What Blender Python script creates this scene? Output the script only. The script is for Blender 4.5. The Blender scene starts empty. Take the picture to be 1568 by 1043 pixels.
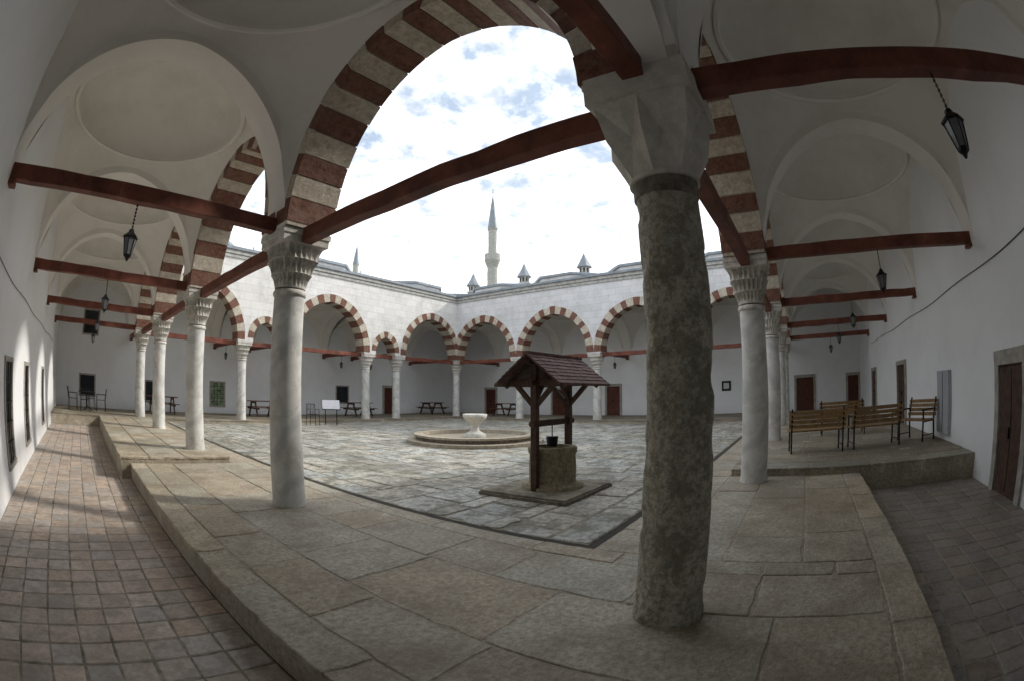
import bpy, bmesh, math, random
import numpy as np
from mathutils import Vector, Matrix
random.seed(7)
scene=bpy.context.scene
W=bpy.data.worlds.new("World"); scene.world=W; W.use_nodes=True
scene.view_settings.view_transform='Standard'
try: scene.view_settings.look='None'
except Exception: pass
scene.view_settings.exposure=0

# ------------------------------------------------------------------ materials
def new_mat(name):
    m=bpy.data.materials.new(name); m.use_nodes=True
    nt=m.node_tree; b=nt.nodes['Principled BSDF']
    b.inputs['Specular IOR Level'].default_value=.3
    return m,nt,b
def N(nt,t,**kw):
    n=nt.nodes.new(t)
    for k,v in kw.items(): setattr(n,k,v)
    return n
def ramp(nt,fac,stops):
    r=N(nt,'ShaderNodeValToRGB'); e=r.color_ramp.elements
    while len(e)<len(stops): e.new(.5)
    for i,(p,c) in enumerate(stops):
        e[i].position=p; e[i].color=(*c,1) if len(c)==3 else c
    nt.links.new(fac,r.inputs[0]); return r.outputs[0]
def noise(nt,co,scale,detail=4,rough=.6,dist=0):
    n=N(nt,'ShaderNodeTexNoise'); n.inputs['Scale'].default_value=scale; n.inputs['Detail'].default_value=detail
    n.inputs['Roughness'].default_value=rough; n.inputs['Distortion'].default_value=dist
    nt.links.new(co,n.inputs['Vector']); return n.outputs[0]
def mix(nt,fac,a,b,mode='MIX'):
    m=N(nt,'ShaderNodeMix',data_type='RGBA',blend_type=mode)
    for s,v in ((0,fac),(6,a),(7,b)):
        if isinstance(v,(int,float)): m.inputs[s].default_value=v
        elif isinstance(v,tuple): m.inputs[s].default_value=(*v,1)
        else: nt.links.new(v,m.inputs[s])
    return m.outputs[2]
def bump(nt,b,h,strength=.3,dist=.02):
    n=N(nt,'ShaderNodeBump'); n.inputs['Strength'].default_value=strength; n.inputs['Distance'].default_value=dist
    nt.links.new(h,n.inputs['Height']); nt.links.new(n.outputs[0],b.inputs['Normal'])
def coords(nt): return N(nt,'ShaderNodeTexCoord').outputs['Object']

def stone(name,c1,c2,stain=(.06,.055,.045),s_big=.9,s_fine=14,attr=False,bstr=.5,rough=.8,stain_amt=.6,speck=0,patch=None,patch_t=(.54,.62),sp_scale=40,vein=None,fr=(.38,.60),mid_t=(.48,.62)):
    m,nt,b=new_mat(name); co=coords(nt)
    fine=noise(nt,co,s_fine,5,.8); big=noise(nt,co,s_big,3,.65)
    mid=noise(nt,co,s_big*4.5,5,.75)
    col=ramp(nt,fine,[(fr[0],c1),(fr[1],c2)])
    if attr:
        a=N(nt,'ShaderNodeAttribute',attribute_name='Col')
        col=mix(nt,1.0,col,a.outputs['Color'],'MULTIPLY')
    st=ramp(nt,big,[(.42,(0,0,0)),(.66,(stain_amt*.75,)*3)])
    col=mix(nt,st,col,stain)
    st2=ramp(nt,mid,[(mid_t[0],(0,0,0)),(mid_t[1],(stain_amt,)*3)])
    col=mix(nt,st2,col,stain)
    if patch:
        st3=ramp(nt,mid,[(1-patch_t[1],(.8,.8,.8)),(1-patch_t[0],(0,0,0))])
        col=mix(nt,st3,col,patch)
    if vein:
        w=N(nt,'ShaderNodeTexWave'); w.inputs['Scale'].default_value=.8; w.inputs['Distortion'].default_value=7; w.inputs['Detail'].default_value=3; w.bands_direction='DIAGONAL'
        nt.links.new(co,w.inputs['Vector']); col=mix(nt,ramp(nt,w.outputs[1],[(.0,(.5,.5,.5)),(.25,(0,0,0))]),col,vein)
    if speck:
        v=N(nt,'ShaderNodeTexVoronoi'); v.inputs['Scale'].default_value=sp_scale; nt.links.new(co,v.inputs['Vector'])
        sp=ramp(nt,v.outputs['Distance'],[(.0,(.25,.25,.25)),(.32,(1,1,1))])
        col=mix(nt,speck,col,sp,'MULTIPLY')
    nt.links.new(col,b.inputs['Base Color']); b.inputs['Roughness'].default_value=rough
    bump(nt,b,mix(nt,.5,fine,mid),bstr,.03)
    return m
def plaster(name,c,dirt=(.42,.40,.36),amt=.35,b_s=.15):
    m,nt,b=new_mat(name); co=coords(nt)
    n1=noise(nt,co,.7,6,.7)
    col=mix(nt,ramp(nt,n1,[(.45,(0,0,0)),(.72,(amt,)*3)]),c,dirt)
    sep=N(nt,'ShaderNodeSeparateXYZ'); nt.links.new(co,sep.inputs[0])
    mr=N(nt,'ShaderNodeMapRange'); mr.inputs[1].default_value=-.3; mr.inputs[2].default_value=.55; mr.inputs[3].default_value=.7; mr.inputs[4].default_value=0
    nt.links.new(sep.outputs[2],mr.inputs[0])
    mm=N(nt,'ShaderNodeMath',operation='MULTIPLY'); nt.links.new(mr.outputs[0],mm.inputs[0]); nt.links.new(noise(nt,co,3,4,.7),mm.inputs[1])
    col=mix(nt,mm.outputs[0],col,(.36,.34,.31))
    nt.links.new(col,b.inputs['Base Color']); b.inputs['Roughness'].default_value=.9
    bump(nt,b,noise(nt,co,5,3,.6),b_s,.03); return m
def simple(name,c,rough=.6,metal=0,var=.25,scale=8,bstr=.1,dark=None,detail=3,lite=None):
    m,nt,b=new_mat(name); co=coords(nt); n=noise(nt,co,scale,detail,.7)
    d=dark or tuple(x*(1-var) for x in c)
    st=[(.35,d),(.62,tuple(min(1,x*(1+var*.6)) for x in c))]
    if lite: st.append((.72,lite))
    col=ramp(nt,n,st)
    nt.links.new(col,b.inputs['Base Color']); b.inputs['Roughness'].default_value=rough; b.inputs['Metallic'].default_value=metal
    if bstr: bump(nt,b,n,bstr,.01)
    return m
def ashlar(name,c1,c2,axis):
    m,nt,b=new_mat(name); co=coords(nt)
    sep=N(nt,'ShaderNodeSeparateXYZ'); nt.links.new(co,sep.inputs[0])
    cmb=N(nt,'ShaderNodeCombineXYZ'); nt.links.new(sep.outputs[0 if axis=='x' else 1],cmb.inputs[0]); nt.links.new(sep.outputs[2],cmb.inputs[1])
    br=N(nt,'ShaderNodeTexBrick'); nt.links.new(cmb.outputs[0],br.inputs['Vector'])
    br.inputs['Color1'].default_value=(*c1,1); br.inputs['Color2'].default_value=(*c2,1); br.inputs['Mortar'].default_value=(c1[0]*.72,c1[1]*.7,c1[2]*.68,1)
    br.inputs['Scale'].default_value=1; br.inputs['Brick Width'].default_value=.74; br.inputs['Row Height'].default_value=.33; br.inputs['Mortar Size'].default_value=.008
    n1=noise(nt,co,1.5,6,.75)
    col=mix(nt,ramp(nt,n1,[(.45,(0,0,0)),(.72,(.55,.55,.55))]),br.outputs[0],(.38,.37,.35))
    nt.links.new(col,b.inputs['Base Color']); b.inputs['Roughness'].default_value=.85
    bump(nt,b,mix(nt,.5,br.outputs[1],n1),.25,.02); return m

M_white=plaster("white_plaster",(.87,.89,.91),(.68,.68,.68))
M_vault=plaster("vault_plaster",(.82,.805,.765),(.62,.595,.54),.6)
M_band=plaster("arch_plaster",(.86,.845,.805),(.68,.65,.60),.5)
M_ashx=ashlar("ashlar_x",(.78,.77,.75),(.70,.69,.67),'x')
M_ashy_shade=ashlar("ashlar_y_shade_tint",(.72,.73,.75),(.64,.65,.67),'y')  # same ashlar, darker and bluer: the east facade's shadow put into its colour
M_vred=stone("voussoir_brick_red",(.10,.040,.028),(.22,.095,.065),stain=(.23,.16,.12),speck=.4,bstr=.6,s_big=2.5,stain_amt=.45)
M_vlight=stone("voussoir_limestone",(.45,.40,.31),(.66,.61,.52),stain=(.30,.25,.19),stain_amt=.5,speck=.4,bstr=.6,s_big=2)
M_marble=stone("fountain_marble",(.60,.59,.55),(.75,.74,.70),stain=(.42,.41,.37),s_big=2,s_fine=10,bstr=.15,stain_amt=.5)
M_col=stone("veined_marble",(.60,.60,.575),(.70,.70,.68),stain=(.42,.41,.36),s_big=.7,s_fine=5,bstr=.08,stain_amt=.6,vein=(.38,.39,.39),rough=.5,speck=.15)
M_colrough=stone("rough_granite",(.27,.25,.195),(.56,.53,.445),stain=(.21,.20,.15),s_big=.8,s_fine=24,bstr=1.0,stain_amt=.65,speck=.55,sp_scale=75,patch=(.56,.53,.45),patch_t=(.60,.63),fr=(.40,.58),mid_t=(.52,.58))
M_cap=stone("capital_stone",(.54,.53,.49),(.70,.68,.63),stain=(.28,.26,.22),s_big=2,bstr=.25,stain_amt=.5)
M_cap1=stone("carved_capital_stone",(.56,.54,.49),(.66,.64,.58),stain=(.42,.39,.34),s_big=1.5,bstr=.12,stain_amt=.5)
M_capdk=stone("astragal_stone",(.17,.15,.12),(.28,.25,.21),s_big=3)
M_beam=simple("beam_oxide_red",(.165,.055,.036),.6,0,.45,3,.4,detail=6,lite=(.28,.13,.085))
M_iron=simple("black_iron",(.02,.02,.022),.45,.6,.2,20,0)
M_lead=simple("lead_sheet",(.24,.27,.30),.5,.2,.2,2)
M_slab=stone("paving_slab",(.24,.235,.20),(.60,.585,.535),stain=(.15,.145,.11),s_big=.5,s_fine=12,attr=True,bstr=1.0,stain_amt=.82,patch=(.66,.65,.61),patch_t=(.60,.67),speck=.35,sp_scale=55,fr=(.38,.60),mid_t=(.49,.58),rough=.6)
M_slab2=stone("stylobate_slab",(.29,.25,.185),(.56,.51,.41),stain=(.21,.17,.115),s_big=.42,s_fine=22,attr=True,bstr=1.0,stain_amt=.6,patch=(.60,.57,.50),patch_t=(.60,.70),speck=.35,sp_scale=75,fr=(.36,.62),mid_t=(.46,.64),rough=.62)
M_tile=stone("terracotta_tile",(.42,.345,.295),(.60,.52,.455),stain=(.30,.255,.22),s_big=.8,s_fine=12,attr=True,bstr=.3,stain_amt=.65,rough=.55)
M_grout=simple("grout_soil",(.25,.23,.18),.95,0,.45,5,.4)
M_dark=simple("drain_channel",(.05,.046,.038),.9)
M_wood=simple("bench_wood",(.27,.17,.075),.55,0,.35,12,.2)
M_wood_dk=simple("dark_wood",(.085,.05,.036),.7,0,.4,9,.3)
M_wood_red=simple("picnic_wood",(.14,.06,.035),.6,0,.3,9,.2)
M_door=simple("door_wood",(.10,.035,.022),.6,0,.3,7,.2)
M_frame=simple("stone_frame",(.38,.36,.32),.85,0,.25,6,.3)
M_glass=simple("window_glass",(.03,.035,.045),.12,0,.2,3,0)
M_garden=simple("garden_glass",(.26,.33,.22),.3,0,.5,4,0,dark=(.06,.10,.05),detail=5,lite=(.5,.55,.5))
M_well=stone("well_stone",(.20,.165,.10),(.44,.38,.27),stain=(.14,.13,.08),s_big=3,s_fine=20,bstr=.9,speck=.5,sp_scale=70)
M_tileroof=simple("well_roof_boards",(.12,.07,.06),.75,0,.45,10,.4,lite=(.2,.14,.12))
M_steel=simple("painted_panel",(.42,.44,.47),.5,0,.1,4)
M_paper=simple("sign_panel",(.6,.62,.64),.5,0,.15,20)
M_lampglass=simple("lantern_glass",(.16,.17,.18),.15,0,.2,6,0)
M_ground=simple("outer_ground",(.14,.15,.09),.9,0,.4,.3)
M_corn=simple("cornice_stone",(.40,.40,.38),.85,0,.3,5,.3)

# ------------------------------------------------------------------ mesh builder
class B:
    def __init__(s): s.v=[];s.f=[];s.m=[];s.mats=[];s.col={};s.smooth=set()
    def mi(s,m):
        if m not in s.mats: s.mats.append(m)
        return s.mats.index(m)
    def quad(s,pts,m,sm=False,c=None):
        i=len(s.v); s.v+= [tuple(p) for p in pts]; s.f.append(tuple(range(i,i+len(pts)))); s.m.append(s.mi(m))
        if sm: s.smooth.add(len(s.f)-1)
        if c: s.col[len(s.f)-1]=c
    def idx(s,pts,faces,m,sm=False,c=None):
        i=len(s.v); s.v+=[tuple(p) for p in pts]; k=s.mi(m)
        for f in faces:
            s.f.append(tuple(i+j for j in f)); s.m.append(k)
            if sm: s.smooth.add(len(s.f)-1)
            if c: s.col[len(s.f)-1]=c
    def box(s,x0,x1,y0,y1,z0,z1,m,T=None,c=None):
        if x0>x1:x0,x1=x1,x0
        if y0>y1:y0,y1=y1,y0
        p=[(x0,y0,z0),(x1,y0,z0),(x1,y1,z0),(x0,y1,z0),(x0,y0,z1),(x1,y0,z1),(x1,y1,z1),(x0,y1,z1)]
        if T: p=[tuple(T@Vector(q)) for q in p]
        s.idx(p,[(3,2,1,0),(4,5,6,7),(0,1,5,4),(1,2,6,5),(2,3,7,6),(3,0,4,7)],m,c=c)
    def mbox(s,mp,u0,u1,d0,d1,z0,z1,m):
        a=mp(u0,d0,z0); b=mp(u1,d1,z1)
        s.box(min(a[0],b[0]),max(a[0],b[0]),min(a[1],b[1]),max(a[1],b[1]),z0,z1,m)
    def bar(s,p,q,w,h,m):
        p=Vector(p);q=Vector(q);d=(q-p);L=d.length;d.normalize()
        up=Vector((0,0,1)) if abs(d.z)<.95 else Vector((1,0,0))
        r=d.cross(up).normalized();u=r.cross(d)
        pts=[]
        for b in (p,q):
            for a,c in ((-1,-1),(1,-1),(1,1),(-1,1)): pts.append(b+r*a*w/2+u*c*h/2)
        s.idx(pts,[(0,1,2,3),(7,6,5,4),(0,4,5,1),(1,5,6,2),(2,6,7,3),(3,7,4,0)],m)
    def loft(s,rings,m,cap=True,sm=True):
        n=len(rings[0]); pts=[p for r in rings for p in r]; fs=[]
        for i in range(len(rings)-1):
            for j in range(n):
                k=(j+1)%n; fs.append((i*n+j,i*n+k,(i+1)*n+k,(i+1)*n+j))
        s.idx(pts,fs,m,sm)
        if cap:
            s.quad(rings[0][::-1],m); s.quad(rings[-1],m)
    def lathe(s,c,prof,m,n=32,sm=True,cap=True,jit=0):
        rs=[]
        for r,z in prof:
            rs.append([(c[0]+r*(1+random.uniform(-jit,jit))*math.cos(2*math.pi*i/n),c[1]+r*math.sin(2*math.pi*i/n)*(1+random.uniform(-jit,jit)),c[2]+z) for i in range(n)])
        s.loft(rs,m,cap,sm)
    def cyl(s,p,q,r,m,n=8,r2=None):
        p=Vector(p);q=Vector(q);d=(q-p).normalized();up=Vector((0,0,1)) if abs(d.z)<.95 else Vector((1,0,0))
        a=d.cross(up).normalized();b=a.cross(d); r2=r if r2 is None else r2
        s.loft([[c+a*rr*math.cos(2*math.pi*i/n)+b*rr*math.sin(2*math.pi*i/n) for i in range(n)] for c,rr in ((p,r),(q,r2))],m,True,True)
    def obj(s,name,parent=None,loc=(0,0,0),rot=0,recalc=True,bevel=0):
        me=bpy.data.meshes.new(name); me.from_pydata(s.v,[],s.f)
        for m in s.mats: me.materials.append(m)
        for i,p in enumerate(me.polygons):
            p.material_index=s.m[i]; p.use_smooth=i in s.smooth
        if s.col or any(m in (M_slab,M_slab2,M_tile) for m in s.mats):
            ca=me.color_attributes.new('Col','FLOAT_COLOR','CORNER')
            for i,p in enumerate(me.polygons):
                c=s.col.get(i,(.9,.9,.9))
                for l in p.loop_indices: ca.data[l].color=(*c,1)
        me.update()
        if recalc:
            bm=bmesh.new(); bm.from_mesh(me); bmesh.ops.recalc_face_normals(bm,faces=bm.faces); bm.to_mesh(me); bm.free()
        o=bpy.data.objects.new(name,me); scene.collection.objects.link(o)
        o.location=loc; o.rotation_euler[2]=rot
        if parent: o.parent=parent
        if bevel:
            md=o.modifiers.new("bev",'BEVEL'); md.width=bevel; md.segments=2; md.limit_method='ANGLE'
        return o
def empty(name):
    e=bpy.data.objects.new(name,None); scene.collection.objects.link(e); return e

# ------------------------------------------------------------------ layout constants
S=4.5; L=18.0; WL=4.1; FZ=-.28; RZ=.12
HB=.33; ZS=3.35; TOP=6.9
NX=[0,4.65,6.65,11.35,13.35,18.0]
RG=[0,4.5,9,13.5,18]
mapW=lambda u,w,z:(w,u,z)
mapS=lambda u,w,z:(u,w,z)
mapN=lambda u,w,z:(u,L-w,z)
mapE=lambda u,w,z:(L-w,u,z)
wallW=lambda u,d,z:(-WL+d,u,z)
wallS=lambda u,d,z:(u,-WL+d,z)
wallN=lambda u,d,z:(u,L+WL-d,z)
wallE=lambda u,d,z:(L+WL-d,u,z)
bld=empty("courtyard_portico_building")

def arch_curve(c,a,zs,e,n):
    R=a+e; tm=math.acos(e/R); tot=[]
    for i in range(n+1):
        t=i/n
        if t<=.5:
            th=tm*(t*2); u=c+e-R*math.cos(th); z=zs+R*math.sin(th); nu,nz=-math.cos(th),math.sin(th)
        else:
            th=tm*((1-t)*2); u=c-e+R*math.cos(th); z=zs+R*math.sin(th); nu,nz=math.cos(th),math.sin(th)
        if abs(t-.5)<1e-6: nu,nz=0,1
        tot.append((u,z,nu,nz))
    return tot

def arcade(mp,us,ash,tag):
    wall=B(); vou=B()
    for k in range(len(us)-1):
        u0,u1=us[k],us[k+1]; c=(u0+u1)/2; half=(u1-u0)/2
        a=half-.37; big=half>1.5
        zs=ZS if big else 3.45; e=.14 if big else .06
        pts=arch_curve(c,a,zs,e,56)
        prof=[(u0,3.30),(c-a,3.30)]+[(p[0],p[1]+.01) for p in pts]+[(c+a,3.30),(u1,3.30)]
        for w in (HB,-HB):
            mt=ash if w>0 else M_vault
            for i in range(len(prof)-1):
                (ua,za),(ub,zb)=prof[i],prof[i+1]
                if abs(ua-ub)<1e-5: continue
                wall.quad([mp(ua,w,za),mp(ub,w,zb),mp(ub,w,TOP),mp(ua,w,TOP)],mt)
        for i in range(len(prof)-1):
            (ua,za),(ub,zb)=prof[i],prof[i+1]
            wall.quad([mp(ua,-HB,za),mp(ub,-HB,zb),mp(ub,HB,zb),mp(ua,HB,za)],M_vlight)
        nv=21 if big else 9; th=.36 if big else .28
        cuts=[0]+[ (i+random.uniform(-.09,.09))/nv for i in range(1,nv)]+[1]
        fine=arch_curve(c,a,zs,e,400)
        def at(t): 
            return fine[max(0,min(400,int(round(t*400))))]
        for i in range(nv):
            t0,t1=cuts[i]+.0012,cuts[i+1]-.0012
            seg=[at(t0),at((t0+t1)/2),at(t1)]
            mt=M_vred if i%2==0 else M_vlight
            pr=.006+random.uniform(0,.012)
            inn=[(p[0]-p[2]*pr,p[1]-p[3]*pr) for p in seg]; t2=th+random.uniform(-.02,.02)
            out=[(p[0]+p[2]*t2,p[1]+p[3]*t2) for p in seg]
            w1=HB+.008+random.uniform(0,.010)
            P=[]
            for w in (-w1,w1):
                for q in inn: P.append(mp(q[0],w,q[1]))
                for q in out: P.append(mp(q[0],w,q[1]))
            n=len(seg); o=2*n; F=[]
            for j in range(n-1):
                F+=[(j,j+1,n+j+1,n+j),(o+j,o+n+j,o+n+j+1,o+j+1),(j,o+j,o+j+1,j+1),(n+j,n+j+1,o+n+j+1,o+n+j)]
            F+=[(0,n,o+n,o),(n-1,o+n-1,o+2*n-1,2*n-1)]
            vou.idx(P,F,mt)
    wall.obj("arcade_wall_"+tag,bld,recalc=False); vou.obj("striped_arches_"+tag,bld)
arcade(mapW,RG,M_ashy_shade,"west"); arcade(mapS,RG,M_ashx,"south"); arcade(mapN,NX,M_ashx,"north"); arcade(mapE,RG,M_ashy_shade,"east")
b=B()
for x in (0,L):
    for y in (0,L): b.box(x-.324,x+.324,y-.324,y+.324,3.5,TOP-.01,M_band)
b.obj("corner_piers",bld)

def tband(mp,u,d0,d1,tag):
    c=(d0+d1)/2; a=abs(d1-d0)/2; cur=arch_curve(c,a,ZS+.02,.14,48); hw=.25
    b=B(); P=[];F=[]
    for uu in (u-hw,u+hw):
        for p in cur: P.append(mp(uu,p[0],p[1]))
        for p in cur: P.append(mp(uu,p[0]+p[2]*.4,p[1]+p[3]*.4))
    n=len(cur);o=2*n
    for j in range(n-1):
        F+=[(j,j+1,n+j+1,n+j),(o+j,o+n+j,o+n+j+1,o+j+1),(n+j,n+j+1,o+n+j+1,o+n+j)]
    b.idx(P,F,M_band)
    F=[(j,o+j,o+j+1,j+1) for j in range(n-1)]; b.idx(P,F,M_band,True)
    b.obj("transverse_arch_"+tag,bld,recalc=False)
for u in RG: tband(mapW,u,-HB,-WL,"w")
for u in RG: tband(mapS,u,-HB,-WL,"s")
for u in RG: tband(mapE,u,-HB,-WL,"e")
for u in NX: tband(mapN,u,-HB,-WL,"n")

def bay(x0,x1,y0,y1):
    cx,cy=(x0+x1)/2,(y0+y1)/2; hx,hy=(x1-x0)/2,(y1-y0)/2
    b=B(); z0=3.55; H=(5.50-z0)*1.4142; n=64; rr=.92 ; Hd=.95
    if min(hx,hy)<1.2: H*=.75; Hd=.4
    zp=lambda r: z0+H*math.sqrt(max(0,1-r*r/2))
    rings=[]
    for k in range(9):
        t=k/8; ring=[]
        for i in range(n):
            th=2*math.pi*i/n; mx=1/max(abs(math.cos(th)),abs(math.sin(th)))
            r=mx*(1-t)+rr*t
            ring.append((cx+hx*r*math.cos(th),cy+hy*r*math.sin(th),zp(r)))
        rings.append(ring)
    b.loft(rings,M_vault,False,True)
    zb=zp(rr)
    def cir(r,z): return [(cx+hx*r*math.cos(2*math.pi*i/n),cy+hy*r*math.sin(2*math.pi*i/n),z) for i in range(n)]
    b.loft([cir(rr,zb),cir(rr-.003,zb-.045),cir(rr-.03,zb-.06),cir(rr-.045,zb-.02),cir(rr-.03,zb+.02),cir(rr-.03,zb+.06)],M_band,False,False)
    r2=rr-.03
    b.loft([cir(r2*math.cos(k/14*math.pi/2)+1e-4,zb+.06+Hd*math.sin(k/14*math.pi/2)) for k in range(15)],M_vault,False,True)
    b.obj("vault_bay",bld,recalc=False)
g=.24
def ivs(us): return [(us[i]+g,us[i+1]-g) for i in range(len(us)-1)]
for a,c in ivs(RG):
    bay(-WL-.02,-HB+.02,a,c); bay(a,c,-WL-.02,-HB+.02); bay(L+HB-.02,L+WL+.02,a,c)
for a,c in ivs(NX): bay(a,c,L+HB-.02,L+WL+.02)
for xa,xb in ((-WL-.02,-g),(L+g,L+WL+.02)):
    for ya,yb in ((-WL-.02,-g),(L+g,L+WL+.02)): bay(xa,xb,ya,yb)

b=B(); E=L+WL; t=.7
b.box(-WL-t,-WL,-WL-t,E+t,-.5,TOP,M_white); b.box(E,E+t,-WL-t,E+t,-.5,TOP,M_white)
b.box(-WL,E,-WL-t,-WL,-.5,TOP,M_white); b.box(-WL,E,E,E+t,-.5,TOP,M_white)
b.obj("back_walls",bld)
b=B(); o=.46
zr0,zr1=6.93,7.05
b.box(-WL-t,o,-WL-t,E+t,zr0,zr1,M_lead); b.box(L-o,E+t,-WL-t,E+t,zr0,zr1,M_lead)
b.box(o,L-o,-WL-t,o,zr0,zr1,M_lead); b.box(o,L-o,L-o,E+t,zr0,zr1,M_lead)
for (pr,z0,z1) in ((.05,6.60,6.70),(.02,6.70,6.76),(.08,6.76,6.84),(.05,6.84,6.93)):
    q=HB+pr
    b.box(HB-.01,q,HB,L-HB,z0,z1,M_corn); b.box(L-q,L-HB+.01,HB,L-HB,z0,z1,M_corn)
    b.box(q,L-q,HB-.01,q,z0,z1,M_corn); b.box(q,L-q,L-q,L-HB+.01,z0,z1,M_corn)
b.obj("roof_and_cornice",bld)
def extdome(cx,cy,r=2.3,z=7.05):
    b=B()
    def oc(r,z,n=8,ph=math.pi/8): return [(cx+r*math.cos(2*math.pi*i/n+ph),cy+r*math.sin(2*math.pi*i/n+ph),z) for i in range(n)]
    b.loft([oc(r,z-.02),oc(r,z+.30)],M_ashx,False,False)
    b.loft([oc(r,z+.30),oc(r+.12,z+.30),oc(r+.12,z+.42),oc(r*.97,z+.46),oc(r*.75,z+.60),oc(r*.45,z+.70),oc(r*.2,z+.76),oc(.05,z+.78)],M_lead,True,False)
    b.cyl((cx,cy,z+.7),(cx,cy,z+.95),.03,M_lead)
    b.obj("roof_dome",bld)
mid=(HB+WL)/2
for a,c in zip(RG[:-1],RG[1:]):
    m_=(a+c)/2; extdome(-mid,m_); extdome(m_,-mid); extdome(L+mid,m_)
for cx in (2.3,9.0,15.7): extdome(cx,L+mid)
for cx in (5.65,12.35): extdome(cx,L+mid,1.0)
for x in (-mid,L+mid):
    for y in (-mid,L+mid): extdome(x,y)

# ------------------------------------------------------------------ floors
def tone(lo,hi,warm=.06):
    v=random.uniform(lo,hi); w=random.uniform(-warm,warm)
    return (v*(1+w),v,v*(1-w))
def slabs(b,x0,x1,y0,y1,z,rh,ll,along='x',mat=M_slab,lo=.7,hi=1.25,gap=.006,dz=.004,warm=.06,stag=True,rag=0):
    """paving stones; rag>0 gives worn, wavy outlines"""
    if along=='y': a0,a1,c0,c1=y0,y1,x0,x1
    else: a0,a1,c0,c1=x0,x1,y0,y1
    c=c0
    while c<c1-1e-3:
        h=random.uniform(*rh)
        if c+h>c1-rh[0]*.6: h=c1-c
        a=a0
        first=stag
        while a<a1-1e-3:
            l=random.uniform(*ll)
            if first: l*=random.uniform(.4,1); first=False
            if a+l>a1-ll[0]*.5: l=a1-a
            zz=z+random.uniform(-dz,dz); col=tone(lo,hi,warm)
            def J(): return random.uniform(0,gap*.8)
            pa,pb,pc,pd=a+gap/2+J(),a+l-gap/2-J(),c+gap/2+J(),c+h-gap/2-J()
            cr=[(pa,pc),(pb,pc+J()),(pb-J(),pd),(pa,pd-J())]
            if rag:
                top=[]
                cxm,cym=(pa+pb)/2,(pc+pd)/2
                for i in range(4):
                    p,q=cr[i],cr[(i+1)%4]; ln=math.hypot(q[0]-p[0],q[1]-p[1]); n=max(2,int(ln/.11))
                    for j in range(n):
                        t=j/n; k=random.random()**2.5*rag*(1.6 if j==0 else 1)
                        x_,y_=p[0]+(q[0]-p[0])*t,p[1]+(q[1]-p[1])*t
                        dx,dy=cxm-x_,cym-y_; dl=math.hypot(dx,dy)+1e-6
                        top.append((x_+dx/dl*k,y_+dy/dl*k))
            else: top=cr
            bv=.005 if not rag else .009
            cxm,cym=(pa+pb)/2,(pc+pd)/2
            ins=[]
            for (p,q) in top:
                sx=1 if p<cxm else -1; sy=1 if q<cym else -1
                ins.append((p+sx*bv,q+sy*bv))
            if along=='y': top=[(q,p) for p,q in top][::-1]; ins=[(q,p) for p,q in ins][::-1]
            n=len(top)
            P=[(p,q,z-.04) for p,q in top]+[(p,q,zz-.006) for p,q in top]+[(p,q,zz) for p,q in ins]
            F=[tuple(range(2*n,3*n))]+[(n+i,n+(i+1)%n,2*n+(i+1)%n,2*n+i) for i in range(n)]+[(i,(i+1)%n,n+(i+1)%n,n+i) for i in range(n)]
            b.idx(P,F,mat,c=col)
            a+=l
        c+=h
b=B(); b.quad([(-600,-600,-.6),(600,-600,-.6),(600,600,-.6),(-600,600,-.6)],M_ground); b.obj("ground",recalc=False)
b=B()
b.box(1.13,L-.6,1.13,L-.6,-.4,-.007,M_grout)
xs=[1.13,4.2,7.9,11.6,14.6,17.4]; ys=[1.13,4.6,8.2,12.4,17.4]
for i in range(5):
    for j in range(4):
        d='y' if (i*3+j*5)%4 else 'x'
        slabs(b,xs[i],xs[i+1],ys[j],ys[j+1],0,(.24,.72),(.28,1.25),d,M_slab,.80,1.16,.008,.006,rag=.045)
b.obj("courtyard_paving",recalc=False)
b=B(); b.box(1.035,1.132,1.035,L-.6,-.3,-.012,M_dark); b.box(1.132,L-.6,1.035,1.132,-.3,-.012,M_dark); b.obj("drain_channel")
b=B(); XE=-1.7; YE=-1.8; Y1=7.9; X1=4.9
b.box(XE+.02,1.03,YE+.02,Y1,FZ,-.007,M_slab2); b.box(1.03,X1,YE+.02,1.03,FZ,-.007,M_slab2)
slabs(b,XE,XE+.32,YE+.32,Y1,0,(.32,.32),(.7,1.5),'y',M_slab2,.98,1.2,.005,.005,rag=.03)
slabs(b,XE,X1,YE,YE+.32,0,(.32,.32),(.7,1.5),'x',M_slab2,.98,1.2,.005,.005,rag=.03)
slabs(b,XE+.32,1.035,YE+.32,Y1,0,(.45,.95),(.6,1.7),'y',M_slab2,.88,1.1,.004,.004,rag=.025)
slabs(b,1.04,X1,YE+.32,1.035,0,(.45,.95),(.6,1.7),'x',M_slab2,.88,1.1,.004,.004,rag=.025)
b.obj("stone_platform",recalc=False)
b=B()
b.box(-1.88,.42,Y1,L-.62,FZ,RZ-.012,M_slab2)
slabs(b,-1.9,.44,Y1-.02,L-.62,RZ,(.5,.8),(.7,1.3),'y',M_slab2,.95,1.3,.007,.003,rag=.02)
b.box(X1,L-.62,-WL,.42,FZ,RZ-.012,M_slab2)
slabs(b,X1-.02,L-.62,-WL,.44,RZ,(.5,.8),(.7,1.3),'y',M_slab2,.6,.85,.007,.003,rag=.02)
b.box(.44,1.03,Y1,L-.62,-.3,-.012,M_slab2); slabs(b,.44,1.035,Y1,L-.62,0,(.6,.6),(.6,1.2),'y',M_slab2,.8,1.15)
b.box(X1,L-.62,.44,1.03,-.3,-.012,M_slab2); slabs(b,X1,L-.62,.44,1.035,0,(.6,.6),(.6,1.2),'x',M_slab2,.8,1.15)
b.box(-WL,E,L-.60,E,FZ,RZ-.012,M_slab2); slabs(b,-WL,E,L-.62,E,RZ,(.4,.6),(.5,.9),'x',M_slab2,.45,.7)
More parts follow.
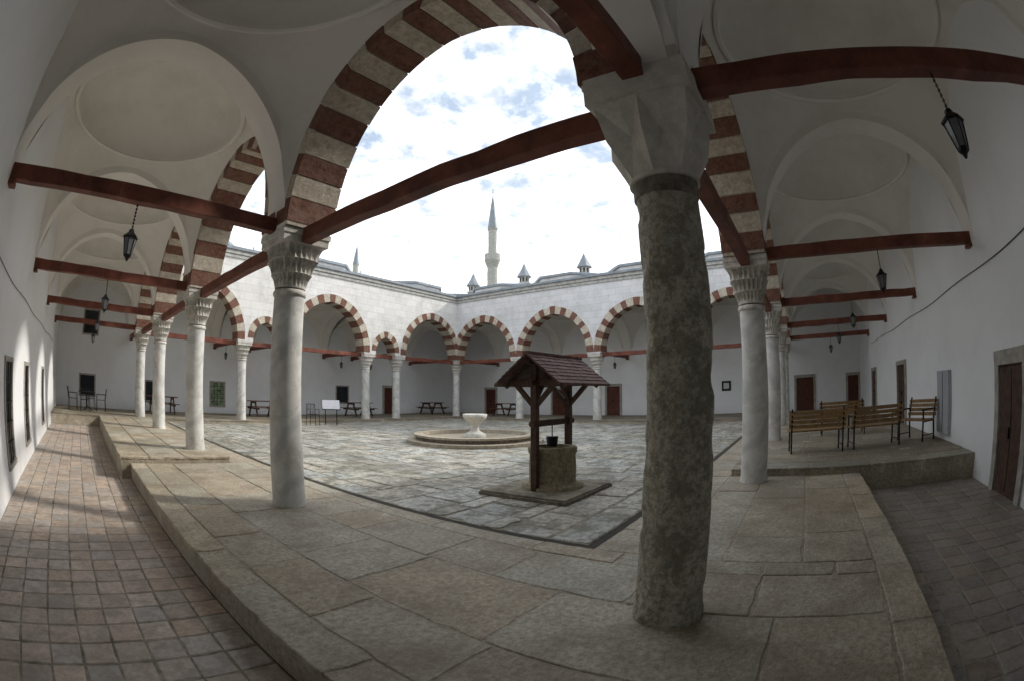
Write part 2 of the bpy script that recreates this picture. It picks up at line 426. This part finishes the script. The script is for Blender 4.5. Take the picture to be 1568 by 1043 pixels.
b.box(L-.60,E,-WL,L-.62,FZ,RZ-.012,M_slab2); slabs(b,L-.62,E,-WL,L-.62,RZ,(.4,.6),(.5,.9),'y',M_slab2,.35,.55)  # east walk: dark slab tone paints in the shade on its step face
b.obj("raised_stone_platform",recalc=False)
b=B()
b.box(-WL-.05,XE+.015,-WL-.05,L-.62,FZ-.2,FZ-.005,M_grout); b.box(XE+.015,X1,-WL-.05,YE+.015,FZ-.2,FZ-.005,M_grout)
slabs(b,-WL,XE+.02,YE,L-.62,FZ,(.27,.27),(.27,.27),'x',M_tile,.80,1.12,.004,.003,.08,False,rag=.012)
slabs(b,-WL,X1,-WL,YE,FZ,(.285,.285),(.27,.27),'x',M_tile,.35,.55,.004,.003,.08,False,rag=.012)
b.obj("terracotta_tile_floor",recalc=False)

# ------------------------------------------------------------------ columns
def sqring(r,s,m,z,n,sc=0,fr=12,ph=0):
    out=[]
    for i in range(n):
        a=2*math.pi*i/n
        rad=(1-m)*r+m*s/max(abs(math.cos(a)),abs(math.sin(a)))
        rad*=1-sc*abs(math.cos(fr/2*(a)+ph))
        out.append((rad*math.cos(a),rad*math.sin(a),z))
    return out
def diamond_capital(b,k):
    """diamond-cut capital: 8 ridged lozenges between a round neck and a square abacus"""
    def sq(a,s): return s/max(abs(math.cos(a)),abs(math.sin(a)))
    def P(a,r,z): return (r*math.cos(a),r*math.sin(a),z)
    h=math.pi/8
    for i in range(8):
        a=i*math.pi/4; an=a+h; ap=a-h; a2=a+2*h
        zt=k+.52
        D=P(a,sq(a,.345)*(.99 if i%2==0 else .90),zt); D2=P(a2,sq(a2,.345)*(.99 if i%2==1 else .90),zt)
        M=P(a,.345 if i%2==0 else .375,k+.27)
        Vn=P(an,.262,k+.26); Vp=P(ap,.262,k+.26)
        Bo=P(a,.222,k+.02); Bo2=P(a2,.222,k+.02); Bm=P(an,.212,k+.02)
        U=P(an,sq(an,.345)*.93,zt); Uc=P(an,.335,k+.43)
        for tri in ((D,M,Vn),(D,Vp,M),(M,Bo,Vn),(M,Vp,Bo),(Bo,Bm,Vn),(Bm,Bo2,Vn),(D,Vn,Uc),(D,Uc,U),(U,Uc,D2),(Uc,Vn,D2)):
            b.quad(tri,M_cap1)
        A0=P(a,sq(a,.35),zt+.005); A1=P(an,sq(an,.35),zt+.005); A2=P(a2,sq(a2,.35),zt+.005)
        b.quad((D,U,A1,A0),M_cap1); b.quad((U,D2,A2,A1),M_cap1)
    def ring(z,s): return [P(2*math.pi*i/16,sq(2*math.pi*i/16,s),z) for i in range(16)]
    b.loft([ring(zt+.005,.35),ring(k+.74,.35),ring(k+.745,.322),ring(k+.95,.322)],M_cap1,False,False)
    b.lathe((0,0,0),[(.20,k),(.226,k+.005),(.226,k+.03)],M_cap1,40,False,False)
def column(x,y,z,kind=0,rot=0):
    b=B(); mat=M_colrough if kind==1 else M_col
    zt=2.56-z
    n=90 if kind==1 else 26; m_=96 if kind==1 else 44
    rings=[]
    ph=[random.uniform(0,6.28) for _ in range(8)]
    chips=[(random.uniform(0,6.28),random.uniform(0,zt),random.uniform(.02,.10),random.uniform(.004,.016)) for _ in range(110)] if kind==1 else []
    if kind==1: chips+=[(math.radians(197),.93,.075,.022),(math.radians(205),.40,.09,.016),(math.radians(180),1.25,.06,.014),(math.radians(190),2.0,.07,.015)]
    for i in range(n+1):
        t=i/n; zz=zt*t; r=.212-.018*t+.003*math.sin(t*9+x)
        if t<.03: r+=.012
        ring=[]
        for j in range(m_):
            a=2*math.pi*j/m_; rr=r
            if kind==1:
                rr+=.004*math.sin(3*a+ph[0]+t*5)+.003*math.sin(5*a+ph[1]-t*9)+random.uniform(-.0016,.0016)
                for (ca,cz,cr,cd) in chips:
                    if abs(zz-cz)>cr: continue
                    da=(a-ca+math.pi)%(2*math.pi)-math.pi
                    d2=((da*.2)**2+(zz-cz)**2)/(cr*cr)
                    if d2<1: rr-=cd*(1-d2*d2)
            else: rr+=random.uniform(-.0005,.0005)
            ring.append((rr*math.cos(a),rr*math.sin(a),zz))
        rings.append(ring)
    b.loft(rings,mat,True,True)
    if kind==1:
        b.lathe((0,0,0),[(.196,zt-.03),(.205,zt-.02),(.207,zt+.05),(.21,zt+.075)],M_capdk,40,False)
    else:
        b.lathe((0,0,0),[(.19,zt-.05),(.212,zt-.04),(.220,zt-.015),(.212,zt+.01),(.2,zt+.03)],M_cap,40)
    k=zt+.07
    if kind==1: diamond_capital(b,k)
    else:
        R=[sqring(.2,.3,0,k-.02,96)]
        tiers=[(.205,.0,.245,.12,.0,.15),(.245,.12,.285,.4,.15,.32),(.285,.4,.31,.8,.32,.49)]
        for i,(r0,m0,r1,m1,z0,z1) in enumerate(tiers):
            ph_=(math.pi/2)*(i%2)
            R.append(sqring(r0,.31,m0,k+z0,96,.02,24,ph_))
            R.append(sqring((r0+r1)/2*.985,.305,(m0+m1)/2,k+z0+(z1-z0)*.6,96,.18,24,ph_))
            R.append(sqring(r1,.315,m1,k+z1-.012,96,.14,24,ph_))
            R.append(sqring(r1+.008,.325,m1,k+z1,96,.0,24,ph_))
        R.append(sqring(.32,.33,1,k+.50,96)); R.append(sqring(.32,.33,1,k+.58,96))
        R.append(sqring(.32,.345,1,k+.59,96)); R.append(sqring(.32,.345,1,k+.66,96)); R.append(sqring(.32,.32,1,k+.67,96)); R.append(sqring(.32,.32,1,k+.95,96))
        b.loft(R,M_cap,True,False)
    b.obj("stone_column",None,(x,y,z),rot)
pos=[]
for i,y in enumerate(RG): pos.append((0,y))
for x in RG[1:]: pos.append((x,0))
for x in NX[1:]: pos.append((x,L))
for y in RG[1:-1]: pos.append((L,y))
for i,(x,y) in enumerate(pos):
    low=(x,y) in ((0,0),(0,4.5),(4.5,0))
    column(x,y,0 if low else RZ,1 if (x,y)==(0,0) else 0,(i%4)*math.pi/2)

# ------------------------------------------------------------------ tie beams
ZB=3.36; ZA=3.22
def beam(p,q):
    b=B(); p=Vector(p);q=Vector(q); n=10; d=(q-p).normalized(); r=d.cross(Vector((0,0,1)))
    rings=[]
    for i in range(n+1):
        c=p+(q-p)*(i/n)+Vector((0,0,random.uniform(-.008,.008))); w=.075+random.uniform(-.005,.005); h=.09+random.uniform(-.006,.006)
        rings.append([c-r*w-Vector((0,0,h)),c+r*w-Vector((0,0,h)),c+r*w+Vector((0,0,h)),c-r*w+Vector((0,0,h))])
    b.loft(rings,M_beam,True,False)
    b.obj("wooden_tie_beam",bevel=.008)
def tr(mp,us):
    for u in us: beam(mp(u,-.28,ZB),mp(u,-WL-.05,ZB))
tr(mapW,RG);tr(mapS,RG);tr(mapE,RG);tr(mapN,NX)
def lg(mp,us):
    for a,c in zip(us[:-1],us[1:]): beam(mp(a+.28,0,ZA),mp(c-.28,0,ZA))
lg(mapW,RG);lg(mapS,RG);lg(mapE,RG);lg(mapN,NX)
b=B()
for mp,us in ((wallW,RG),(wallS,RG),(wallE,RG),(wallN,NX)):
    for u in us: b.mbox(mp,u-.09,u+.09,-.02,.10,ZB-.16,ZB-.10,M_beam)
b.obj("beam_corbels",bld,bevel=.01)

# ------------------------------------------------------------------ doors & windows
def door(mp,u0,u1,z0,z1,frame=.12,panel=M_door,tag="door"):
    b=B()
    b.mbox(mp,u0-frame,u0,-.05,.06,z0,z1,M_frame); b.mbox(mp,u1,u1+frame,-.05,.06,z0,z1,M_frame)
    b.mbox(mp,u0-frame,u1+frame,-.05,.065,z1,z1+frame*1.2,M_frame)
    b.mbox(mp,u0,u1,-.05,.006,z0,z1,panel)
    um=(u0+u1)/2
    for a,c in ((u0+.04,um-.02),(um+.02,u1-.04)):
        b.mbox(mp,a,c,0,.02,z0+.06,z0+.45*(z1-z0),panel); b.mbox(mp,a,c,0,.02,z0+.5*(z1-z0),z1-.06,panel)
    b.mbox(mp,um+.03,um+.06,.02,.05,z0+.75,z0+.9,M_iron)
    b.obj(tag,bld)
def window(mp,u0,u1,z0,z1,glass=M_glass,nb=5,nh=5):
    b=B(); fr=.07
    b.mbox(mp,u0-fr,u0,-.05,.03,z0,z1,M_frame); b.mbox(mp,u1,u1+fr,-.05,.03,z0,z1,M_frame)
    b.mbox(mp,u0-fr,u1+fr,-.05,.035,z1,z1+fr,M_frame); b.mbox(mp,u0-fr,u1+fr,-.05,.05,z0-fr,z0,M_frame)
    b.mbox(mp,u0,u1,-.05,.005,z0,z1,glass)
    for i in range(1,nb):
        u=u0+(u1-u0)*i/nb; b.mbox(mp,u-.009,u+.009,.012,.03,z0,z1,M_iron)
    for i in range(1,nh):
        z=z0+(z1-z0)*i/nh; b.mbox(mp,u0,u1,.014,.028,z-.009,z+.009,M_iron)
    b.obj("window_with_grille",bld)
window(wallN,-2.75,-1.95,.65,1.5); window(wallN,-2.68,-1.9,3.3,4.3,M_glass,5,6)
window(wallN,.9,1.5,.6,1.45); window(wallN,4.5,5.25,.5,1.6,M_garden,4,6); window(wallN,12.3,13.1,.8,1.7)
door(wallN,15.85,16.5,RZ,1.72)
door(wallE,18.2,19.0,RZ,1.7); door(wallE,13.0,13.9,RZ,1.65); door(wallE,9.5,10.3,RZ,1.75); door(wallE,-1.45,-.5,RZ,1.75); door(wallE,-4.0,-3.4,RZ,1.7)
door(wallE,5.6,6.4,RZ,1.7)
door(wallS,2.9,3.8,FZ,1.42,.16,M_wood_dk); door(wallS,10.9,12.0,RZ,1.75,.1,M_wood_dk); door(wallS,16.5,17.5,RZ,1.75,.1,M_wood_dk)
b=B(); b.mbox(wallS,6.45,7.3,-.02,.09,.25,1.45,M_steel); b.mbox(wallS,6.85,6.87,.09,.1,.27,1.43,M_iron); b.obj("electrical_cabinet",bevel=.01)
window(wallW,6.45,7.15,.1,1.5,M_glass,3,5); window(wallW,9.0,9.7,.1,1.5,M_glass,3,5); window(wallW,13.3,14.0,.1,1.5,M_glass,3,5)
b=B(); b.mbox(wallE,3.1,3.6,0,.06,1.3,1.8,M_iron); b.mbox(wallE,3.2,3.5,.06,.07,1.4,1.7,M_paper); b.obj("wall_notice_box")
def cable(name,pts,r=.012):
    c=bpy.data.curves.new(name,'CURVE'); c.dimensions='3D'; c.bevel_depth=r; s=c.splines.new('POLY'); s.points.add(len(pts)-1)
    for p,q in zip(s.points,pts): p.co=(*q,1)
    c.materials.append(M_iron); o=bpy.data.objects.new(name,c); scene.collection.objects.link(o); return o
cable("wall_cable",[(x,-WL+.015,2.85+.02*math.sin(x*1.4)) for x in np.arange(0,18,.4)],.008)
cable("wall_cable",[(-WL+.015,y,2.55+.02*math.sin(y*1.7)) for y in np.arange(2,18,.4)],.006)

# ------------------------------------------------------------------ lanterns
def lantern(x,y,z=2.62,top=None):
    top=ZB-.09 if top is None else top
    b=B(); n=6
    def hx(r,zz,ph=0): return [(r*math.cos(2*math.pi*i/n+ph),r*math.sin(2*math.pi*i/n+ph),zz) for i in range(n)]
    b.loft([hx(.01,0),hx(.025,.03),hx(.05,.05),hx(.055,.07)],M_iron,True,False)
    b.loft([hx(.048,.07),hx(.082,.25)],M_lampglass,False,False)
    for i in range(n):
        a=2*math.pi*i/n; b.cyl((.05*math.cos(a),.05*math.sin(a),.07),(.086*math.cos(a),.086*math.sin(a),.25),.006,M_iron,5)
    b.loft([hx(.1,.25),hx(.105,.262),hx(.06,.30),hx(.04,.315),hx(.035,.34),hx(.012,.36)],M_iron,True,False)
    b.cyl((0,0,.35),(0,0,top-z),.006,M_iron,5)
    for k in range(int((top-z-.36)/.04)):
        b.box(-.012,.012,-.005,.005,.37+k*.04,.39+k*.04,M_iron)
    b.obj("hanging_lantern",None,(x,y,z),.2)
for u in RG[1:]: lantern(-mid,u)
lantern(0,-2.14)
for u in RG[1:]: lantern(u,-mid)
for u in (NX[1],NX[3],NX[4]): lantern(u,L+mid)
for u in RG[1:-1]: lantern(L+mid,u)

# ------------------------------------------------------------------ well
well=empty("roofed_stone_well")
b=B(); b.box(2.35,3.78,2.05,3.42,-.02,.05,M_capdk); b.box(2.37,3.76,2.07,3.40,.05,.075,M_grout); b.obj("base_slab",well,bevel=.01)
b=B(); cx,cy=3.1,2.68
b.lathe((cx,cy,0),[(.44,.07),(.44,.11),(.35,.13),(.33,.16),(.335,.35),(.325,.55),(.345,.58),(.35,.64),(.33,.66),(.25,.66),(.245,.5),(.24,.2)],M_well,48,True,True,.006); b.obj("well_drum",well)
b=B()
pA,pB=(2.70,2.72),(3.52,2.66)
for p in (pA,pB):
    b.bar((p[0],p[1],.07),(p[0],p[1],1.80),.085,.085,M_wood_dk)
    b.bar((p[0],p[1]-.42,1.55),(p[0],p[1]+.42,1.55),.06,.08,M_wood_dk)
    for sgn in (-1,1): b.bar((p[0],p[1],1.22),(p[0],p[1]+sgn*.30,1.53),.05,.06,M_wood_dk); b.bar((p[0],p[1]+sgn*.48,1.50),(p[0],p[1],1.85),.05,.06,M_wood_dk)
    b.bar((p[0],p[1],1.3),(p[0]+(.22 if p is pA else -.22),p[1],1.55),.05,.05,M_wood_dk)
b.bar((2.5,2.7,1.83),(3.88,2.66,1.83),.06,.07,M_wood_dk)
b.bar((2.55,2.70,1.55),(3.7,2.67,1.55),.06,.07,M_wood_dk)
b.cyl((2.6,2.71,1.0),(3.65,2.67,1.0),.045,M_wood_dk,12)
b.cyl((3.1,2.69,1.0),(3.1,2.69,.80),.008,M_iron); b.lathe((3.1,2.69,.66),[(.07,0),(.09,.14),(.075,.14)],M_iron,16)
b.obj("wooden_frame",well)
b=B()
xr0,xr1=2.42,3.95; yc=2.68
for sgn in (-1,1):
    nrow=8
    for i in range(nrow):
        t0,t1=i/nrow,(i+1)/nrow+.02
        y0,y1=yc+sgn*.50*t0,yc+sgn*.50*t1; z0,z1=1.93-.40*t0,1.93-.40*t1
        k=.012; xx=xr0
        while xx<xr1-.01:
            xe=min(xr1,xx+random.uniform(.16,.24)); j=random.uniform(0,.006)
            b.idx([(xx+.003,y0,z0+j),(xe-.003,y0,z0+j),(xe-.003,y1,z1+k+j),(xx+.003,y1,z1+k+j),(xx+.003,y0,z0-.02),(xe-.003,y0,z0-.02),(xe-.003,y1,z1-.02),(xx+.003,y1,z1-.02)],[(0,1,2,3),(4,5,6,7),(0,1,5,4),(2,3,7,6),(1,2,6,5),(0,3,7,4)],M_tileroof)
            xx=xe
b.bar((xr0,yc,1.935),(xr1,yc,1.935),.07,.04,M_tileroof)
b.obj("gable_roof",well)

# ------------------------------------------------------------------ fountain
f=empty("marble_fountain"); fx,fy=8.0,8.2
b=B(); b.lathe((fx,fy,0),[(2.0,-.02),(2.0,.09),(1.99,.10),(1.74,.10)],M_slab2,72,False,False)
b.lathe((fx,fy,0),[(1.74,.09),(1.74,.19)],M_capdk,72,False,False)
b.lathe((fx,fy,0),[(1.74,.19),(1.79,.195),(1.79,.25),(1.52,.25),(1.50,.12)],M_slab2,72,False,False); b.obj("basin",f)
b=B(); b.lathe((fx,fy,0),[(1.52,.13),(0.01,.14)],M_slab2,72,False,False); b.obj("basin_floor",f)
b=B(); b.lathe((fx,fy,0.13),[(.32,0),(.32,.10),(.23,.14),(.13,.20),(.11,.31),(.15,.38),(.19,.42),(.28,.51),(.35,.60),(.36,.68),(.34,.69),(.31,.65),(.1,.58)],M_marble,32,True); b.obj("vase",f)

# ------------------------------------------------------------------ furniture
def bench(x,y,rot,z=RZ,w=1.25):
    b=B()
    for i in range(5): b.box(-w/2,w/2,-.22+i*.085,-.15+i*.085,.40,.425,M_wood)
    for i in range(4): 
        z0=.47+i*.085; yy=.235+i*.022
        b.box(-w/2,w/2,yy,yy+.022,z0,z0+.07,M_wood)
    for sx in (-w/2+.06,w/2-.06):
        b.bar((sx,-.2,0),(sx,-.2,.62),.035,.03,M_iron); b.bar((sx,.26,0),(sx,.22,.42),.035,.03,M_iron); b.bar((sx,.22,.40),(sx,.32,.84),.035,.03,M_iron)
        b.bar((sx,-.22,.39),(sx,.24,.39),.03,.03,M_iron); b.bar((sx,-.24,.62),(sx,.28,.62),.045,.03,M_iron); b.bar((sx,-.2,.12),(sx,.25,.12),.02,.02,M_iron)
    b.obj("park_bench",None,(x,y,z),rot,bevel=.004)
R90=math.radians(90)
bench(6.75,-1.05,R90+.12,w=1.2); bench(6.95,-2.35,R90+.18,w=1.2); bench(7.3,-3.45,R90+2.2,w=.9); bench(9.6,-1.9,-R90,w=1.3)
def picnic(x,y,rot=0,z=RZ,w=1.5):
    b=B()
    for i in range(6): b.box(-w/2,w/2,-.34+i*.115,-.235+i*.115,.70,.735,M_wood_red)
    for s in (-1,1):
        for k in range(2): b.box(-w/2,w/2,s*.62+(k-1)*.125,s*.62+(k-1)*.125+.115,.42,.45,M_wood_red)
        for sx in (-w/2+.22,w/2-.22):
            b.bar((sx,s*.55,0),(sx,s*.22,.70),.05,.09,M_wood_dk)
    for sx in (-w/2+.22,w/2-.22):
        b.bar((sx,-.72,.385),(sx,.72,.385),.045,.08,M_wood_dk); b.bar((sx,-.33,.66),(sx,.33,.66),.045,.08,M_wood_dk)
    b.obj("picnic_table",None,(x,y,z),rot)
picnic(6.7,20.2); picnic(12.6,20.3); picnic(1.5,20.6); picnic(18.6,20.6); picnic(20.2,16,R90)
def chair(x,y,rot,z=RZ):
    b=B()
    for a in range(4):
        sx,sy=(-.2,.2)[a%2],(-.2,.2)[a//2]; b.cyl((sx*1.1,sy*1.1,0),(sx,sy,.44),.013,M_iron,6)
    for i in range(7): b.box(-.21,.21,-.2+i*.06,-.165+i*.06,.44,.455,M_iron)
    b.cyl((-.2,.2,.44),(-.19,.27,.88),.013,M_iron,6); b.cyl((.2,.2,.44),(.19,.27,.88),.013,M_iron,6); b.cyl((-.19,.27,.88),(.19,.27,.88),.013,M_iron,6)
    for i in range(5): b.cyl((-.14+i*.07,.21,.46),(-.14+i*.07,.265,.87),.008,M_iron,5)
    for s in (-1,1): b.cyl((s*.2,-.2,.66),(s*.2,.24,.66),.012,M_iron,6); b.cyl((s*.2,-.2,.44),(s*.2,-.2,.66),.012,M_iron,6)
    b.obj("wrought_iron_chair",None,(x,y,z),rot)
def rtable(x,y,z=RZ):
    b=B(); b.lathe((0,0,0),[(.4,.70),(.42,.71),(.42,.73),(.4,.735)],M_iron,24,False); b.cyl((0,0,.1),(0,0,.7),.025,M_iron)
    for i in range(3):
        a=i*2.094; b.cyl((.3*math.cos(a),.3*math.sin(a),0),(0,0,.2),.018,M_iron,6)
    b.obj("wrought_iron_table",None,(x,y,z))
rtable(-2.4,19.6); chair(-3.1,19.4,R90*1.1); chair(-1.7,19.5,-R90); chair(-2.5,18.9,math.pi+.1); chair(-2.2,20.3,0.1)
chair(7.3,16.3,2.2,0)
b=B(); b.bar((0,-.2,0),(0,-.1,.75),.04,.04,M_iron); b.bar((0.5,-.2,0),(.5,-.1,.75),.04,.04,M_iron)
T=Matrix.Translation((.25,-.05,.85))@Matrix.Rotation(math.radians(40),4,'X')
b.box(-.38,.38,-.28,.28,-.015,.015,M_steel,T); b.box(-.40,.40,-.30,.30,-.03,-.016,M_iron,T); b.obj("information_lectern",None,(8.1,16.6,0),-.5)

# ------------------------------------------------------------------ background
def pol(az,d): return (-2.643+d*math.cos(math.radians(az)),-.714+d*math.sin(math.radians(az)))
def minaret(az,d,tip,balc,r,name="minaret"):
    x,y=pol(az,d); b=B(); zc=balc+ (tip-balc)*.42
    b.lathe((x,y,0),[(r*1.25,-.6),(r*1.25,balc*.45),(r,balc*.52),(r,balc-r*1.6),(r*1.05,balc-r*1.4),(r*1.5,balc-r*.2),(r*1.55,balc)],M_corn,16,False)
    b.lathe((x,y,0),[(r*1.55,balc),(r*1.55,balc+1.2),(r*1.47,balc+1.2),(r*1.47,balc+.1),(r*.85,balc+.1)],M_corn,16,False)
    b.lathe((x,y,0),[(r*.85,balc),(r*.85,zc),(r*.95,zc),(r*.95,zc+.3)],M_corn,16,False)
    b.lathe((x,y,0),[(r*1.0,zc+.3),(r*.72,zc+(tip-zc)*.3),(r*.4,zc+(tip-zc)*.62),(r*.06,tip-1.0)],M_lead,16,True)
    b.cyl((x,y,tip-1.5),(x,y,tip+.4),.07,M_lead); b.lathe((x,y,tip-.8),[(.02,0),(.2,.2),(.02,.4)],M_lead,8)
    b.obj(name)
minaret(37.85,90,42.5,27.2,1.0)
minaret(55.0,150,49.5,36,1.1)
cells=empty("cell_block_building")
b=B(); b.box(E+t+.01,31,-8,30,-.6,7.2,M_ashy_shade); b.box(E+t-.1,31.3,-8.3,30.3,7.2,7.35,M_lead); b.obj("walls_and_roof",cells)
def chimney(az,x=26.0,tip=11.0):
    d=(x+2.643)/math.cos(math.radians(az)); X,Y=pol(az,d); b=B()
    b.lathe((X,Y,0),[(.42,7.3),(.42,9.35),(.50,9.4),(.50,9.5),(.36,9.52),(.36,9.95),(.55,9.98)],M_corn,8,False,False)
    for i in range(8):
        a=2*math.pi*(i+.5)/8; b.box(-.06,.06,-.01,.01,9.58,9.88,M_dark,Matrix.Translation((X+.345*math.cos(a),Y+.345*math.sin(a),0))@Matrix.Rotation(a+R90,4,'Z'))
    b.lathe((X,Y,0),[(.56,9.98),(.40,10.25),(.2,10.62),(.03,tip)],M_lead,8,False)
    b.obj("chimney",cells)
for az in (40.2,33.9,26.4): chimney(az)

# ------------------------------------------------------------------ world & sun
sun_az=math.radians(-25); sun_el=math.radians(34)
sd=Vector((math.cos(sun_az)*math.cos(sun_el),math.sin(sun_az)*math.cos(sun_el),math.sin(sun_el)))
sl=bpy.data.lights.new("sun",'SUN'); sl.energy=3.2; sl.angle=math.radians(4.5); sl.color=(1,.94,.85)
so=bpy.data.objects.new("sun",sl); scene.collection.objects.link(so); so.rotation_euler=sd.to_track_quat('Z','Y').to_euler(); so.location=(30,-20,40)
nt=W.node_tree; bg=nt.nodes['Background']
sky=nt.nodes.new('ShaderNodeTexSky'); sky.sky_type='NISHITA'; sky.sun_disc=False; sky.sun_elevation=sun_el; sky.sun_rotation=math.pi/2-sun_az
sky.air_density=1; sky.dust_density=1.5
tc=nt.nodes.new('ShaderNodeTexCoord'); sp=nt.nodes.new('ShaderNodeSeparateXYZ'); nt.links.new(tc.outputs['Generated'],sp.inputs[0])
def mth(op,a,b_=None):
    n=nt.nodes.new('ShaderNodeMath'); n.operation=op
    for i,v in enumerate((a,b_)):
        if v is None: continue
        if isinstance(v,(int,float)): n.inputs[i].default_value=v
        else: nt.links.new(v,n.inputs[i])
    return n.outputs[0]
zz=mth('ADD',mth('MAXIMUM',sp.outputs[2],0),.22)
cb=nt.nodes.new('ShaderNodeCombineXYZ'); nt.links.new(mth('DIVIDE',sp.outputs[0],zz),cb.inputs[0]); nt.links.new(mth('DIVIDE',sp.outputs[1],zz),cb.inputs[1])
n1=noise(nt,cb.outputs[0],6.5,7,.6,.15)
cl=ramp(nt,n1,[(.38,(0,0,0)),(.60,(1,1,1))])
haze=ramp(nt,sp.outputs[2],[(.15,(.8,.8,.8)),(.5,(.05,.05,.05))])
cf=mix(nt,1.0,cl,haze,'SCREEN')
skyc=mix(nt,.7,sky.outputs[0],(4.2,5.2,6.5))
shade=ramp(nt,noise(nt,cb.outputs[0],11,3,.6),[(.35,(.66,.68,.71)),(.62,(1.4,1.4,1.4))])
cloudc=mix(nt,1.0,(11.2,11.2,11.2),shade,'MULTIPLY')
col=mix(nt,cf,skyc,cloudc)
nt.links.new(col,bg.inputs[0]); bg.inputs[1].default_value=.15

# ------------------------------------------------------------------ camera
p=np.array([0.61867, 0.11172, -0.00427, 727.84495, -0.05613, -2.64337, -0.71435, 1.40101])
az,pi_,ro=p[:3]
fv=np.array([math.cos(az)*math.cos(pi_),math.sin(az)*math.cos(pi_),math.sin(pi_)])
rv=np.array([math.sin(az),-math.cos(az),0]); uv=np.cross(rv,fv)
r2=rv*math.cos(ro)+uv*math.sin(ro); u2=uv*math.cos(ro)-rv*math.sin(ro)
cam=bpy.data.cameras.new("camera"); co=bpy.data.objects.new("camera",cam); scene.collection.objects.link(co)
co.matrix_world=Matrix(((r2[0],u2[0],-fv[0],p[5]),(r2[1],u2[1],-fv[1],p[6]),(r2[2],u2[2],-fv[2],p[7]),(0,0,0,1)))
cam.type='PANO'; cam.sensor_width=36; cam.sensor_fit='HORIZONTAL'; cam.clip_start=.05; cam.clip_end=3000
th=np.linspace(0.01,1.35,200); rm=p[3]*36/1568*(th+p[4]*th**3)
A=np.stack([rm,rm**2,rm**3,rm**4],1); k=np.linalg.lstsq(A,th,rcond=None)[0]
tgt=cam if hasattr(cam,'fisheye_polynomial_k1') else cam.cycles
tgt.panorama_type='FISHEYE_LENS_POLYNOMIAL'
tgt.fisheye_polynomial_k0=0; tgt.fisheye_polynomial_k1=-k[0]; tgt.fisheye_polynomial_k2=-k[1]; tgt.fisheye_polynomial_k3=-k[2]; tgt.fisheye_polynomial_k4=-k[3]
tgt.fisheye_fov=math.radians(200)
scene.camera=co
print("objs",len(bpy.data.objects))
